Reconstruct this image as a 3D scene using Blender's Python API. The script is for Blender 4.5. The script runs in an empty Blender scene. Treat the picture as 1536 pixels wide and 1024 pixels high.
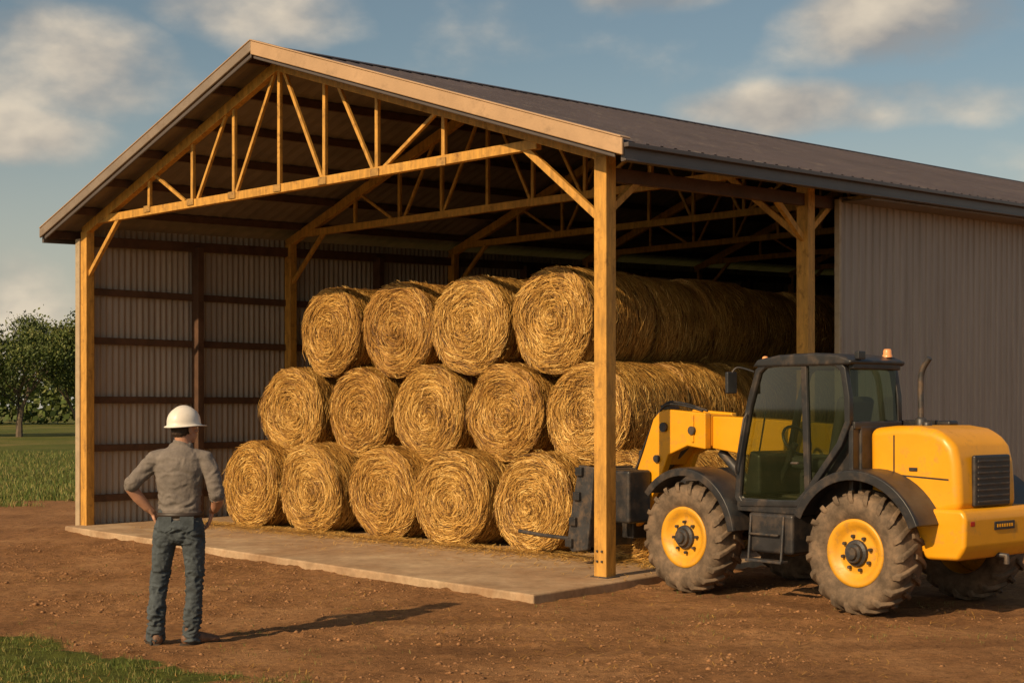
import bpy, bmesh, math, random
import numpy as np
from mathutils import Vector, Matrix, noise, Euler
random.seed(7); rng=np.random.default_rng(7)
scene=bpy.context.scene
COL=scene.collection
# ------------------------------------------------------------------ helpers
def mesh_obj(name,verts,faces,mat=None,parent=None,smooth=False,attr=None,data_name=None):
    me=bpy.data.meshes.new(data_name or name)
    me.from_pydata([tuple(v) for v in verts],[],[tuple(f) for f in faces]); me.update()
    if attr is not None:
        a=me.attributes.new('tone','FLOAT','POINT'); a.data.foreach_set('value',np.asarray(attr,dtype=np.float32))
    if smooth: me.polygons.foreach_set('use_smooth',[True]*len(me.polygons))
    ob=bpy.data.objects.new(name,me); COL.objects.link(ob)
    if mat: me.materials.append(mat)
    if parent: ob.parent=parent
    return ob
def empty(name,loc=(0,0,0),rz=0):
    e=bpy.data.objects.new(name,None); COL.objects.link(e); e.location=loc; e.rotation_euler=(0,0,rz); e.empty_display_size=.3
    return e
def bevel(ob,w=.01,seg=2,ang=35):
    m=ob.modifiers.new('b','BEVEL'); m.width=w; m.segments=seg; m.limit_method='ANGLE'; m.angle_limit=math.radians(ang); m.harden_normals=False
    ob.data.polygons.foreach_set('use_smooth',[True]*len(ob.data.polygons))
    m2=ob.modifiers.new('wn','WEIGHTED_NORMAL'); m2.keep_sharp=True
    return ob
class NT:
    def __init__(s,name,rough=.7,metal=0.,spec=.5):
        s.m=bpy.data.materials.new(name); s.m.use_nodes=True; s.t=s.m.node_tree; s.b=s.t.nodes['Principled BSDF']
        s.b.inputs['Roughness'].default_value=rough; s.b.inputs['Metallic'].default_value=metal
        s.b.inputs['Specular IOR Level'].default_value=spec
        s.co=s.t.nodes.new('ShaderNodeTexCoord')
    def n(s,t,**k):
        x=s.t.nodes.new(t)
        for a,b in k.items(): setattr(x,a,b)
        return x
    def l(s,a,b): s.t.links.new(a,b)
    def noise(s,scale,detail=5,rough=.6,stretch=None,dist=0,coord='Object'):
        x=s.n('ShaderNodeTexNoise'); x.inputs['Scale'].default_value=scale; x.inputs['Detail'].default_value=detail
        x.inputs['Roughness'].default_value=rough; x.inputs['Distortion'].default_value=dist
        if stretch:
            mp=s.n('ShaderNodeMapping'); mp.inputs['Scale'].default_value=stretch; s.l(s.co.outputs[coord],mp.inputs[0]); s.l(mp.outputs[0],x.inputs['Vector'])
        else: s.l(s.co.outputs[coord],x.inputs['Vector'])
        return x.outputs['Fac']
    def ramp(s,f,stops):
        r=s.n('ShaderNodeValToRGB'); e=r.color_ramp.elements
        while len(e)<len(stops): e.new(.5)
        for i,(p,c) in enumerate(stops):
            e[i].position=p; e[i].color=(*c,1) if len(c)==3 else c
        s.l(f,r.inputs[0]); return r.outputs[0]
    def mix(s,f,a,b,mode='MIX'):
        m=s.n('ShaderNodeMix',data_type='RGBA',blend_type=mode)
        for v,i in ((f,0),(a,6),(b,7)):
            if hasattr(v,'links'): s.l(v,m.inputs[i])
            else: m.inputs[i].default_value=v if i==0 else (*v,1)
        return m.outputs[2]
    def math(s,op,a,b=0.,c=None):
        m=s.n('ShaderNodeMath',operation=op)
        for i,v in enumerate((a,b)+((c,) if c is not None else ())):
            if hasattr(v,'links'): s.l(v,m.inputs[i])
            else: m.inputs[i].default_value=v
        return m.outputs[0]
    def col(s,c):
        if hasattr(c,'links'): s.l(c,s.b.inputs['Base Color'])
        else: s.b.inputs['Base Color'].default_value=(*c,1)
        return s
    def bump(s,h,st=.5,d=.02):
        b=s.n('ShaderNodeBump'); b.inputs['Strength'].default_value=st; b.inputs['Distance'].default_value=d
        s.l(h,b.inputs['Height']); s.l(b.outputs[0],s.b.inputs['Normal']); return s
def simple(name,c,rough=.6,metal=0,var=.25,scale=6,bump=0,bscale=60,bd=.004,stretch=None,dirt=None,spec=.5):
    k=NT(name,rough,metal,spec)
    a=tuple(max(0,x*(1-var)) for x in c); b=tuple(min(1,x*(1+var)) for x in c)
    o=k.ramp(k.noise(scale,4,.65,stretch),[(.3,a),(.7,b)])
    if dirt:
        g=k.ramp(k.noise(dirt[1],5,.7),[(dirt[2],(0,0,0)),(dirt[3],(1,1,1))])
        o=k.mix(g,o,dirt[0])
        rr=k.math('MULTIPLY_ADD',g,.35,rough); k.l(rr,k.b.inputs['Roughness'])
    k.col(o)
    if bump: k.bump(k.noise(bscale,3,.6),bump,bd)
    return k.m
# ------------------------------------------------------------------ materials
M_timber=simple('timber_ochre',(.48,.245,.042),.65,var=.34,scale=3,bump=.35,bscale=25,bd=.006,stretch=(6,6,1.2),dirt=((.16,.075,.024),8,.55,.78))
M_timber_dk=simple('timber_dark',(.085,.042,.022),.7,var=.35,scale=5,bump=.3,bscale=30)
M_roof=simple('roof_sheet',(.054,.042,.044),.5,metal=.0,var=.20,scale=.8,dirt=((.095,.078,.07),3,.55,.8))
M_liner=simple('roof_liner',(.18,.145,.115),.6,var=.25,scale=1.5)
M_fascia=simple('fascia_tan',(.42,.27,.15),.45,var=.12,scale=2,dirt=((.25,.16,.09),5,.55,.8))
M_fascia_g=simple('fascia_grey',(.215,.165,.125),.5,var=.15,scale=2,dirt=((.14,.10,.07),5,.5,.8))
M_gutter=simple('gutter_dark',(.085,.068,.062),.45,var=.15,scale=2)
k=NT('wall_sheet',.5,.0)
st=k.ramp(k.noise(2.2,5,.7,(3,3,.25)),[(.35,(.265,.218,.178)),(.7,(.36,.302,.25))])
sx=k.n('ShaderNodeSeparateXYZ'); k.l(k.co.outputs['Object'],sx.inputs[0])
lo=k.math('SUBTRACT',1.0,k.math('DIVIDE',sx.outputs[2],1.3)); lo=k.math('MULTIPLY',lo,k.noise(3,4)); 
g=k.ramp(lo,[(.1,(0,0,0)),(.6,(1,1,1))])
k.col(k.mix(g,st,(.18,.115,.065))); k.bump(k.noise(3,2),.15,.02); M_wall=k.m
k=NT('wall_sheet_inner',.6,.0)
st=k.ramp(k.noise(2.2,5,.7,(3,3,.25)),[(.35,(.29,.24,.19)),(.7,(.40,.34,.28))]); k.col(st); M_wall_in=k.m
k=NT('concrete',.88)
c=k.ramp(k.noise(1.3,7,.7),[(.3,(.30,.20,.12)),(.55,(.42,.30,.19)),(.75,(.50,.38,.25))])
d=k.ramp(k.noise(.55,5,.75,dist=1),[(.45,(0,0,0)),(.65,(1,1,1))]); c=k.mix(k.math('MULTIPLY',d,.65),c,(.29,.165,.08)); 
dk=k.ramp(k.noise(5,6,.8),[(.35,(.72,.70,.66)),(.6,(1.05,1.03,1.0))]); k.col(k.mix(1.0,c,dk,'MULTIPLY'))
k.bump(k.noise(25,6,.75),.4,.012); M_conc=k.m
k=NT('hay_straw',.6,spec=.4)
at=k.n('ShaderNodeAttribute',attribute_name='tone')
oi=k.n('ShaderNodeObjectInfo')
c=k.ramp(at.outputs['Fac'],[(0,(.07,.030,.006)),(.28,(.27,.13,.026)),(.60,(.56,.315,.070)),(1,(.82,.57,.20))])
tint=k.ramp(oi.outputs['Random'],[(0,(.86,.80,.72)),(.5,(.97,.95,.9)),(1,(1.0,1.0,1.0))])
k.col(k.mix(1.0,c,tint,'MULTIPLY')); M_hay=k.m
k=NT('hay_core',.8,spec=.2)
c=k.ramp(k.noise(28,5,.8),[(.3,(.04,.018,.005)),(.7,(.24,.12,.027))]); k.col(c); k.bump(k.noise(40,4,.8),.9,.03); M_hayc=k.m
M_yel=simple('yellow_paint',(.72,.325,.010),.36,var=.08,scale=3,dirt=((.34,.18,.05),6,.54,.82))
M_yel_rim=simple('yellow_rim',(.64,.31,.018),.45,var=.12,scale=6,dirt=((.28,.16,.06),8,.52,.78))
M_blk=simple('black_plastic',(.020,.020,.022),.40,var=.3,scale=8,dirt=((.10,.068,.045),5,.48,.85))
M_steel=simple('dark_steel',(.045,.045,.048),.45,metal=.3,var=.3,scale=8,dirt=((.15,.098,.06),9,.46,.75))
k=NT('rubber',.88,spec=.25)
c=k.ramp(k.noise(6,6,.7),[(.3,(.055,.041,.029)),(.5,(.135,.097,.066)),(.72,(.26,.175,.11))]); k.col(c); k.bump(k.noise(50,4),.35,.006); M_rub=k.m
M_seat=simple('seat_fabric',(.03,.03,.034),.8)
M_amber=simple('amber_lens',(.70,.30,.12),.3); M_red=simple('red_lens',(.4,.02,.01),.2)
gl=bpy.data.materials.new('cab_glass'); gl.use_nodes=True; t=gl.node_tree; t.nodes.clear()
o=t.nodes.new('ShaderNodeOutputMaterial'); mx=t.nodes.new('ShaderNodeMixShader'); tr=t.nodes.new('ShaderNodeBsdfTransparent'); tr.inputs[0].default_value=(.56,.62,.46,1)
gy=t.nodes.new('ShaderNodeBsdfGlossy'); gy.inputs['Roughness'].default_value=.03; gy.inputs[0].default_value=(.85,.85,.78,1)
fr=t.nodes.new('ShaderNodeFresnel'); fr.inputs[0].default_value=1.45
t.links.new(fr.outputs[0],mx.inputs[0]); t.links.new(tr.outputs[0],mx.inputs[1]); t.links.new(gy.outputs[0],mx.inputs[2]); t.links.new(mx.outputs[0],o.inputs[0]); M_glass=gl
# ------------------------------------------------------------------ barn frame of reference
PL=Vector((-6.06,20.9)); E=Vector((.737,-.676)); U=Vector((.695,.719)); W=9.47; KR=.03
LEN=25.2
def B(w,t,z): 
    p=PL+E*w+U*t; return Vector((p.x,p.y,z))
RW=4.35
def rz(w,t=0): return (4.28+(w+.5)*.3814 if w<RW else 6.13-(w-RW)*.3292)+KR*t
class Geo:
    def __init__(s): s.v=[]; s.f=[]
    def beam(s,a,b,wd,ht,up=(0,0,1)):
        a=Vector(a); b=Vector(b); d=(b-a).normalized(); up=Vector(up)
        if abs(d.dot(up))>.95: up=Vector((E.x,E.y,0))
        x=d.cross(up).normalized(); y=x.cross(d).normalized(); i=len(s.v)
        for p in (a,b):
            for sx,sy in ((-1,-1),(1,-1),(1,1),(-1,1)): s.v.append(p+x*sx*wd/2+y*sy*ht/2)
        s.f+=[(i,i+3,i+2,i+1),(i+4,i+5,i+6,i+7)]+[(i+j,i+(j+1)%4,i+4+(j+1)%4,i+4+j) for j in range(4)]
    def obj(s,name,mat,parent=None,bv=.006):
        o=mesh_obj(name,s.v,s.f,mat,parent)
        if bv: bevel(o,bv,2)
        return o
barn=empty('pole_barn')
g=Geo()
SL=.08
frames=[i*3.6 for i in range(8)]
for i,t in enumerate(frames):
    g.beam(B(W,t,SL if i<2 else 0),B(W,t,rz(W,t)-.22),.155,.155)
    g.beam(B(0.02,t,.02),B(0.02,t,rz(0,t)-.22),.13,.15)
g.obj('posts',M_timber,barn)
g=Geo()
for t in frames[:2]:
    g.beam(B(W,t-.1,SL+.006),B(W,t+.1,SL+.006),.22,.012)
for a in (-.083,.083):
    for z in (.16,.26): g.beam(B(W-.03,a,SL+z-.01),B(W-.03,a,SL+z+.01),.02,.02); g.beam(B(W+.03,a,SL+z-.01),B(W+.03,a,SL+z+.01),.02,.02)
g.obj('base_plates',M_steel,barn,.002)
g=Geo()
for i in range(7): g.beam(B(0.02,1.85+i*3.6,.02),B(0.02,1.85+i*3.6,rz(0,t=0)-.3+KR*i*3.6),.11,.17)
for h in (.45,1.17,1.86,2.71,3.41): g.beam(B(-.045,.09,h),B(-.045,LEN,h+(.06 if h>3 else 0)),.05,.10)
for h in (1.2,2.4,3.4): g.beam(B(W+.03,4.2,h),B(W+.03,LEN,h),.05,.10)
g.obj('girts',M_timber_dk,barn)
BC=4.43
for i,t in enumerate(frames):
    g=Geo(); k2=KR*t; th=.09
    g.beam(B(-.05,t,rz(-.05,t)-.20),B(RW,t,rz(RW,t)-.20),th,.13)
    g.beam(B(RW,t,rz(RW,t)-.20),B(W+.1,t,rz(W+.1,t)-.20),th,.13)
    g.beam(B(.25,t,BC-.04+k2),B(8.6,t,BC+.03+k2),th-.012,.105)
    def top(w): return B(w,t,rz(w,t)-.24)
    def bot(w): return B(w,t,BC+k2+.03)
    for w in (1.58,2.57,3.46,4.37,5.22,6.14,7.22): g.beam(bot(w),top(w),.05,.05)
    for a,b in ((1.7,2.4),(3.3,2.68),(4.28,3.5),(4.45,5.18),(5.46,6.08),(7.1,6.22)): g.beam(top(a),bot(b),.042,.042)
    g.beam(B(8.42,t,BC-.0+k2),B(W-.05,t,3.62+k2),.06,.075)
    g.beam(B(.85,t,BC-.05+k2),B(.06,t,3.62+k2),.055,.06)
    if i<7: g.beam(B(W,t+.06,3.7+k2),B(W,t+.62,4.12+k2),.055,.07)
    if i>0: g.beam(B(W,t-.06,3.6+k2),B(W,t-.75,4.10+k2),.055,.07)
    g.obj('truss_%d'%i,M_timber,barn,.005)
g=Geo()
for w in (1.58,2.57,3.46,4.37,5.22,6.14,7.22):
    g.beam(B(w-.07,-.049,BC),B(w+.07,-.049,BC),.008,.085)
g.obj('gusset_plates',simple('gusset',(.36,.20,.05),.5,var=.3,scale=12,dirt=((.14,.07,.025),14,.5,.7)),barn,.001)
g=Geo()
g.beam(B(W,.08,4.06),B(W,LEN,4.06+KR*LEN),.07,.14); g.beam(B(0,.08,4.12),B(0,LEN,4.12+KR*LEN),.07,.14)
g.obj('eave_beams',M_timber_dk,barn)
g=Geo()
for w in (-.42,.3,1.1,1.9,2.7,3.5,4.2,4.5,5.3,6.1,6.9,7.7,8.5,9.2,9.85):
    g.beam(B(w,-.36,rz(w,-.36)-.085),B(w,LEN,rz(w,LEN)-.085),.06,.10)
g.obj('purlins',M_timber_dk,barn,0)
def ribs(t0,t1,per,h):
    out=[];t=t0
    while t<t1:
        for a,b in ((0,0),(.62,0),(.72,h),(.90,h),(1.0-1e-4,0)): out.append((t+a*per,b))
        t+=per
    return out
def sheet(name,ws,cols,zf,mat,off=0,flip=False):
    v=[];f=[];n=len(cols)
    for w in ws:
        for t,h in cols: v.append(B(w,t,zf(w,t)+h+off))
    for a in range(len(ws)-1):
        for b in range(n-1):
            i=a*n+b; q=(i,i+1,i+n+1,i+n); f.append(q[::-1] if flip else q)
    return mesh_obj(name,v,f,mat,barn)
rc=ribs(-.40,LEN+.3,.22,.022)
sheet('roof_left',[-.5,2,RW],rc,rz,M_roof); sheet('roof_right',[RW,7,W+.53],rc,rz,M_roof)
rl=[(-.39+i*.11,.012 if i%2 else 0) for i in range(int((LEN+.6)/.11))]
sheet('liner_left',[-.48,RW-.01],rl,rz,M_liner,-.034); sheet('liner_right',[RW+.01,W+.48],rl,rz,M_liner,-.034)
g=Geo()
g.beam(B(RW-.12,-.42,rz(RW-.12)+.02),B(RW-.12,LEN+.3,rz(RW-.12,LEN)+.03),.26,.012,up=(-E.x*.38,-E.y*.38,1))
g.beam(B(RW+.12,-.42,rz(RW+.12)+.02),B(RW+.12,LEN+.3,rz(RW+.12,LEN)+.03),.26,.012,up=(E.x*.33,E.y*.33,1))
g.obj('ridge_cap',M_roof,barn,0)
def rake(name,wa,wb,mat,ht,dz,t=-.43,th=.035):
    v=[];
    for tt in (t,t+th):
        for w,hh in ((wa,0),(wb,0),(wb,-ht),(wa,-ht)): v.append(B(w,tt,rz(w)+dz+hh))
    f=[(0,1,2,3),(7,6,5,4)]+[(j,j+4,(j+1)%4+4,(j+1)%4) for j in range(4)]
    bevel(mesh_obj(name,v,f,mat,barn),.012,3)
rake('rake_right',RW,W+.56,M_fascia,.165,.035)
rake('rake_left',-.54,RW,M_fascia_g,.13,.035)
rake('rake_cap_right',RW,W+.55,M_fascia,.02,.052,-.44,.16)
rake('rake_cap_left',-.53,RW,M_fascia,.02,.052,-.44,.16)
rake('rake_under_right',RW+.02,W+.45,M_gutter,.045,-.13,-.40,.03)
rake('rake_under_left',-.45,RW-.02,M_gutter,.06,-.095,-.40,.03)
g=Geo()
zE=rz(W+.5)
g.beam(B(W+.53,-.38,zE-.115),B(W+.53,LEN+.3,zE-.115+KR*(LEN+.7)),.05,.17)
g.beam(B(W+.585,-.40,zE-.05),B(W+.585,LEN+.3,zE-.05+KR*(LEN+.7)),.06,.045)
g.beam(B(W+.57,-.40,zE-.19),B(W+.57,LEN+.3,zE-.19+KR*(LEN+.7)),.03,.02)
g.beam(B(-.53,-.38,zE-.10),B(-.53,LEN+.3,zE-.10+KR*(LEN+.7)),.05,.15)
g.obj('eave_gutters',M_gutter,barn,.006)
g=Geo(); 
g.beam(B(W+.30,4.2,4.20),B(W+.30,LEN,4.20+KR*LEN-.1),.40,.02)
g.obj('soffit',M_liner,barn,0)
def wall(name,w,t0,t1,per,h,side,mat,z0=.04,top=None,mode='trap'):
    v=[];f=[]
    if mode=='trap': cols=ribs(t0,t1,per,h)
    else: cols=[(t0+i*per/6,h*.5*(1+math.cos(i*math.pi/3))) for i in range(int((t1-t0)/per*6))]
    for t,o in cols:
        zt=rz(w,t)-.12 if top is None else top+KR*t
        v.append(B(w+side*o,t,z0)); v.append(B(w+side*o,t,zt))
    for i in range(len(cols)-1): f.append((2*i,2*i+2,2*i+3,2*i+1))
    return mesh_obj(name,v,f,mat,barn)
wall('wall_left',-.085,0,LEN,.10,.026,-1,M_wall_in,mode='sin')
wall('wall_right',W+.10,4.16,LEN,.165,.019,1,M_wall,top=4.12)
g=Geo(); g.beam(B(W+.105,4.13,.05),B(W+.105,4.13,4.22),.05,.07); g.beam(B(-.105,-.05,.03),B(-.105,-.05,4.15),.075,.11)
g.obj('corner_trim',simple('trim_cream',(.40,.31,.20),.5,dirt=((.22,.14,.07),6,.5,.8)),barn)
v=[B(-.05,LEN,0),B(W+.05,LEN,0),B(W+.05,LEN,rz(W,LEN)-.1),B(RW,LEN,rz(RW,LEN)-.1),B(-.05,LEN,rz(0,LEN)-.1)]
mesh_obj('wall_back',v,[(0,1,2,3,4)],M_wall,barn)
# slab
pts=[(-6.32,20.72),(.19,13.13),(3.72,17.42)]
q=B(W+.02,4.3,0); pts.append((q.x,q.y)); q=B(W+.02,LEN,0); pts.append((q.x,q.y)); q=B(-.15,LEN,0); pts.append((q.x,q.y))
bm=bmesh.new(); vs=[bm.verts.new((x,y,-.15)) for x,y in pts]; fc=bm.faces.new(vs)
r=bmesh.ops.extrude_face_region(bm,geom=[fc]); bmesh.ops.translate(bm,verts=[e for e in r['geom'] if isinstance(e,bmesh.types.BMVert)],vec=(0,0,.15+SL))
bmesh.ops.recalc_face_normals(bm,faces=bm.faces); me=bpy.data.meshes.new('concrete_slab'); bm.to_mesh(me); bm.free()
slab=bpy.data.objects.new('concrete_slab',me); COL.objects.link(slab); me.materials.append(M_conc); bevel(slab,.02,3)
# ------------------------------------------------------------------ hay bales
R0=.64; BL=1.2
def make_bale(seed):
    rg=np.random.default_rng(seed); V=[];F=[];T=[]
    nr=72
    prof=[(0,.012),(R0*.3,.006),(R0*.6,.0),(R0*.82,.014),(R0*.92,.045),(R0*.975,.11),(R0*.99,.4),(R0*.985,.8),(R0*.975,1.1),(R0*.93,1.165),(R0*.6,1.2),(0,1.2)]
    lump=[rg.uniform(-.012,.012) for _ in range(5)]; lp=[rg.uniform(0,6) for _ in range(5)]
    def fy(r,a): return sum(lump[i]*math.sin((i+1)*a+lp[i]+r*6) for i in range(5))*.9*(r/R0)
    def fr_(a): return 1+.012*math.sin(3*a+seed)+.008*math.sin(5*a+2*seed)+.006*math.sin(8*a+seed*3)
    for j,(r,y) in enumerate(prof):
        for i in range(nr):
            a=2*math.pi*i/nr; rr=r*fr_(a)
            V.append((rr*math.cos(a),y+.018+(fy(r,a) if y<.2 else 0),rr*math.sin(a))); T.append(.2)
    for j in range(len(prof)-1):
        for i in range(nr):
            F.append((j*nr+i,j*nr+(i+1)%nr,(j+1)*nr+(i+1)%nr,(j+1)*nr+i))
    nc=len(F)
    def strip(P,N,wd,tone):
        i0=len(V); P=[Vector(p) for p in P]; d=(P[2]-P[0]).normalized(); s=d.cross(N).normalized()*wd/2
        for j,p in enumerate(P):
            k=(1,1,.5)[j]
            V.append(tuple(p-s*k)); V.append(tuple(p+s*k)); T.append(tone); T.append(tone)
        F.append((i0,i0+1,i0+3,i0+2)); F.append((i0+2,i0+3,i0+5,i0+4))
    ph=rg.random()*6; cx,cz=rg.normal(0,.03,2)
    for _ in range(8200):
        r=R0*math.sqrt(rg.random())*.985; a=rg.random()*2*math.pi; L=rg.uniform(.07,.28)*(.45+.55*r/R0)
        sp=math.sin(r*2*math.pi/.095-a+ph+.9*math.sin(2*a+ph)+rg.normal(0,.4))
        da=min(L/max(r,.05),1.6); dr=rg.normal(0,.034) if rg.random()<.85 else rg.normal(0,.10)
        base=.004+rg.exponential(.010)-.008*sp
        edge=max(0,(r/R0-.80)/.20)
        y0=-base+.018+.060*edge**2
        ec=1-(r/R0)
        P=[]
        for q2 in (0,.5,1):
            aa=a+da*q2; rr=min(max(r+dr*q2-.02*da*q2/2,.01),R0*.995)*fr_(aa)
            P.append((rr*math.cos(aa)+cx*ec,y0+fy(rr,aa)-(rg.uniform(0,.013) if q2!=.5 else .004),rr*math.sin(aa)+cz*ec))
        patch=noise.noise(Vector((math.cos(a)*r*4,math.sin(a)*r*4,seed*9)))
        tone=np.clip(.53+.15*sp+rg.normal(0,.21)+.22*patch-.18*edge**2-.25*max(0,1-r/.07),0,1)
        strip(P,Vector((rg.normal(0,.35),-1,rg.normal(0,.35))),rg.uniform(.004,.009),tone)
    for _ in range(6200):
        y=rg.uniform(.04,BL-.01); a=rg.random()*2*math.pi; L=rg.uniform(.10,.35); da=L/R0; dy=rg.normal(0,.055)
        edge=min(y,BL-y); rb=R0*(1.0 if edge>.11 else .93+.07*edge/.11)+rg.exponential(.005)
        P=[]
        for q2 in (0,.5,1):
            aa=a+da*q2; yy=min(max(y+dy*q2,.03),BL); rr=rb*fr_(aa)+rg.uniform(0,.006)
            P.append((rr*math.cos(aa),yy,rr*math.sin(aa)))
        patch=noise.noise(Vector((math.cos(a)*2.5,y*4,math.sin(a)*2.5+seed*7)))
        tone=np.clip(.46+rg.normal(0,.20)+.2*patch,0,1)
        strip(P,Vector((math.cos(a+da/2)+rg.normal(0,.2),rg.normal(0,.2),math.sin(a+da/2)+rg.normal(0,.2))),rg.uniform(.004,.009),tone)
    for _ in range(420):
        a=rg.random()*2*math.pi; r=R0*rg.uniform(.3,1.0); out=rg.uniform(.012,.042)
        if rg.random()<.5: P=[(r*math.cos(a),.015,r*math.sin(a))]; n=(rg.normal(0,.5),-1,rg.normal(0,.5))
        else: P=[(R0*math.cos(a),rg.uniform(0.05,.4),R0*math.sin(a))]; n=(math.cos(a)+rg.normal(0,.5),rg.normal(0,.6),math.sin(a)+rg.normal(0,.5))
        n=Vector(n).normalized(); p=Vector(P[0]); tdir=Vector((-math.sin(a),0,math.cos(a)))*rg.uniform(.02,.1)
        strip([p,p+n*out*.6+tdir*.5,p+n*out+tdir],Vector((n.z,n.x,n.y+.3)),.004,rg.uniform(.5,1))
    me=bpy.data.meshes.new('bale_mesh'); me.from_pydata(V,[],F); me.update()
    at=me.attributes.new('tone','FLOAT','POINT'); at.data.foreach_set('value',np.array(T,dtype=np.float32))
    me.materials.append(M_hayc); me.materials.append(M_hay)
    mi=np.ones(len(F),dtype=np.int32); mi[:nc]=0; me.polygons.foreach_set('material_index',mi)
    sm=np.zeros(len(F),dtype=bool); sm[:nc]=True; me.polygons.foreach_set('use_smooth',sm)
    return me
bales=[make_bale(s) for s in range(5)]
BE=Vector((.737,-.676,0)); BU=Vector((.676,.737,0)); P5=Vector((.90,16.9,0)); ang=math.atan2(-.676,.737)
def bale(row,s,rank,last=[None]):
    z=(SL+.57,SL+1.60,SL+2.69)[row]
    fw=(-.42,-.05,.0)[row]
    p=P5-BE*(s+random.uniform(-.02,.02))+BU*(fw+rank*1.22+random.uniform(-.05,.05)); p.z=z+random.uniform(-.012,.012)
    me=random.choice([m for m in bales if m is not last[0]]); last[0]=me
    ob=bpy.data.objects.new('hay_bale',me); COL.objects.link(ob)
    sc=random.uniform(.985,1.015); vs_=(.92,.94,.965)[row]
    ob.matrix_world=Matrix.Translation(p)@Matrix.Rotation(ang+random.uniform(-.06,.06),4,'Z')@Matrix.Diagonal(((1.02,1.01,1.0)[row]*sc,1,vs_*sc,1))@Matrix.Rotation(random.uniform(0,6.28),4,'Y')
for rank in range(5):
    for i in range(6): bale(0,-.885+1.33*i+.04,rank)
    for i in range(5): bale(1,1.33*i,rank)
    for i in range(4): bale(2,.60+1.33*i,rank)
V=[];F=[];T=[]
def straw(x,y,z,L,wd,tone):
    a=random.uniform(0,math.pi); dx,dy=math.cos(a)*L/2,math.sin(a)*L/2; i=len(V); sx,sy=-math.sin(a)*wd/2,math.cos(a)*wd/2
    z2=z+random.uniform(0,.02)
    V.extend([(x-dx-sx,y-dy-sy,z),(x-dx+sx,y-dy+sy,z),(x+dx+sx,y+dy+sy,z2),(x+dx-sx,y+dy-sy,z2)]); F.append((i,i+1,i+2,i+3)); T.extend([tone]*4)
for _ in range(6200):
    s=random.uniform(-1.6,6.9); o=-abs(random.gauss(0,.28))-.25
    p=P5-BE*s+BU*(o-.1); straw(p.x,p.y,SL+.006+random.random()*.03*(o>-.6),random.uniform(.05,.2),random.uniform(.004,.009),random.uniform(.2,.9))
for _ in range(700):
    s=random.uniform(-2,7); p=P5-BE*s-BU*random.uniform(.4,2.0)
    straw(p.x,p.y,SL+.006,random.uniform(.04,.13),.005,random.uniform(.2,.8))
# ------------------------------------------------------------------ ground
def sm(a,b,x): 
    t=min(max((x-a)/(b-a),0),1); return t*t*(3-2*t)
def grass_mask(x,y):
    n=noise.noise(Vector((x*.9,y*.9,3)))*.55+noise.noise(Vector((x*3,y*3,7)))*.25
    if x<-4: yb=11.3+(-4-x)*.25
    elif x<-2.68: yb=11.3-(x+4)*.91
    elif x<-1.3: yb=10.0-(x+2.68)*.50
    else: yb=9.2-(x+1.3)*3
    m1=sm(-.4,.35,yb-y+n*1.5)
    m2=sm(-1.5,1.5,y-27.2+n*5) if x<4 or y>34 else 0
    m3=sm(-1.5,1.5,-12-x+n*3) if y<30 else 0
    return max(m1,m2,m3)
def on_slab(x,y):
    t=(Vector((x,y))-Vector((-6.32,20.72))); a=Vector((6.51,-7.59)).normalized(); n=Vector((-a.y,a.x)); 
    b=(Vector((x,y))-Vector((.19,13.13))); c=Vector((3.53,4.29)).normalized(); n2=Vector((-c.y,c.x))
    return t.dot(n)>-.05 and b.dot(n2)>-.05
def track_and_shade(x,y):
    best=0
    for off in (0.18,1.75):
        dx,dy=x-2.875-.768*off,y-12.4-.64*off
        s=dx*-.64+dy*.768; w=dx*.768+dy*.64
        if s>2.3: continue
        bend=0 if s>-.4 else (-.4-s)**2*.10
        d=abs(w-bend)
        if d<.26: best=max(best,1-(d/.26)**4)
    if x>-2.0:   # ruts crossing the yard; their painted darkening stands in for a foreground shadow band
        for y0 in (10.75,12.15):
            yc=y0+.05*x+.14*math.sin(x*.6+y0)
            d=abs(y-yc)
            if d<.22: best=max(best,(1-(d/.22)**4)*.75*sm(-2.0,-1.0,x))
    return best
def gh(x,y):
    d=math.hypot(x,y-14)
    if d>60: return 0
    h=noise.noise(Vector((x*.6,y*.6,0)))*.025+noise.noise(Vector((x*2.3,y*2.3,5)))*.016
    a=noise.noise(Vector((x*6,y*6,9))); b=noise.noise(Vector((x*15,y*15,2))); c=noise.noise(Vector((x*9,y*9,31)))
    cl=sm(-.2,.35,noise.noise(Vector((x*.5,y*.8,70))))
    h+=max(0,a)*(.016+.030*cl)+b*(.008+.007*cl)+max(0,c)*.016*cl
    tk=track_and_shade(x,y)
    if tk: h=h*(1-.8*tk)-.018*tk+.012*tk*(math.sin((-.64*x+.768*y)*42)>0)
    return h*(1 if d<25 else max(0,1-(d-25)/35))
def graded(lo,hi,step,far_lo,far_hi,gr=1.12):
    a=list(np.arange(lo,hi,step)); s=step; x=a[-1]
    while x<far_hi: s*=gr; x+=s; a.append(x)
    s=step; x=a[0]; L=[]
    while x>far_lo: s*=gr; x-=s; L.append(x)
    return L[::-1]+a
xs=graded(-7.2,6.4,.042,-900,900,1.11); ys=graded(8.7,17.5,.045,-300,1200,1.09)
GV=[];GT=[];GR=[];nx=len(xs)
for y in ys:
    for x in xs:
        GV.append((x,y,gh(x,y))); GT.append(grass_mask(x,y)); GR.append(track_and_shade(x,y))
ny=len(ys); idx=np.arange(nx*ny).reshape(ny,nx)
GF=np.stack([idx[:-1,:-1],idx[:-1,1:],idx[1:,1:],idx[1:,:-1]],-1).reshape(-1,4).tolist()
k=NT('ground_dirt_grass',.95,spec=.15)
at=k.n('ShaderNodeAttribute',attribute_name='tone'); ar=k.n('ShaderNodeAttribute',attribute_name='rut_and_shade')
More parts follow.
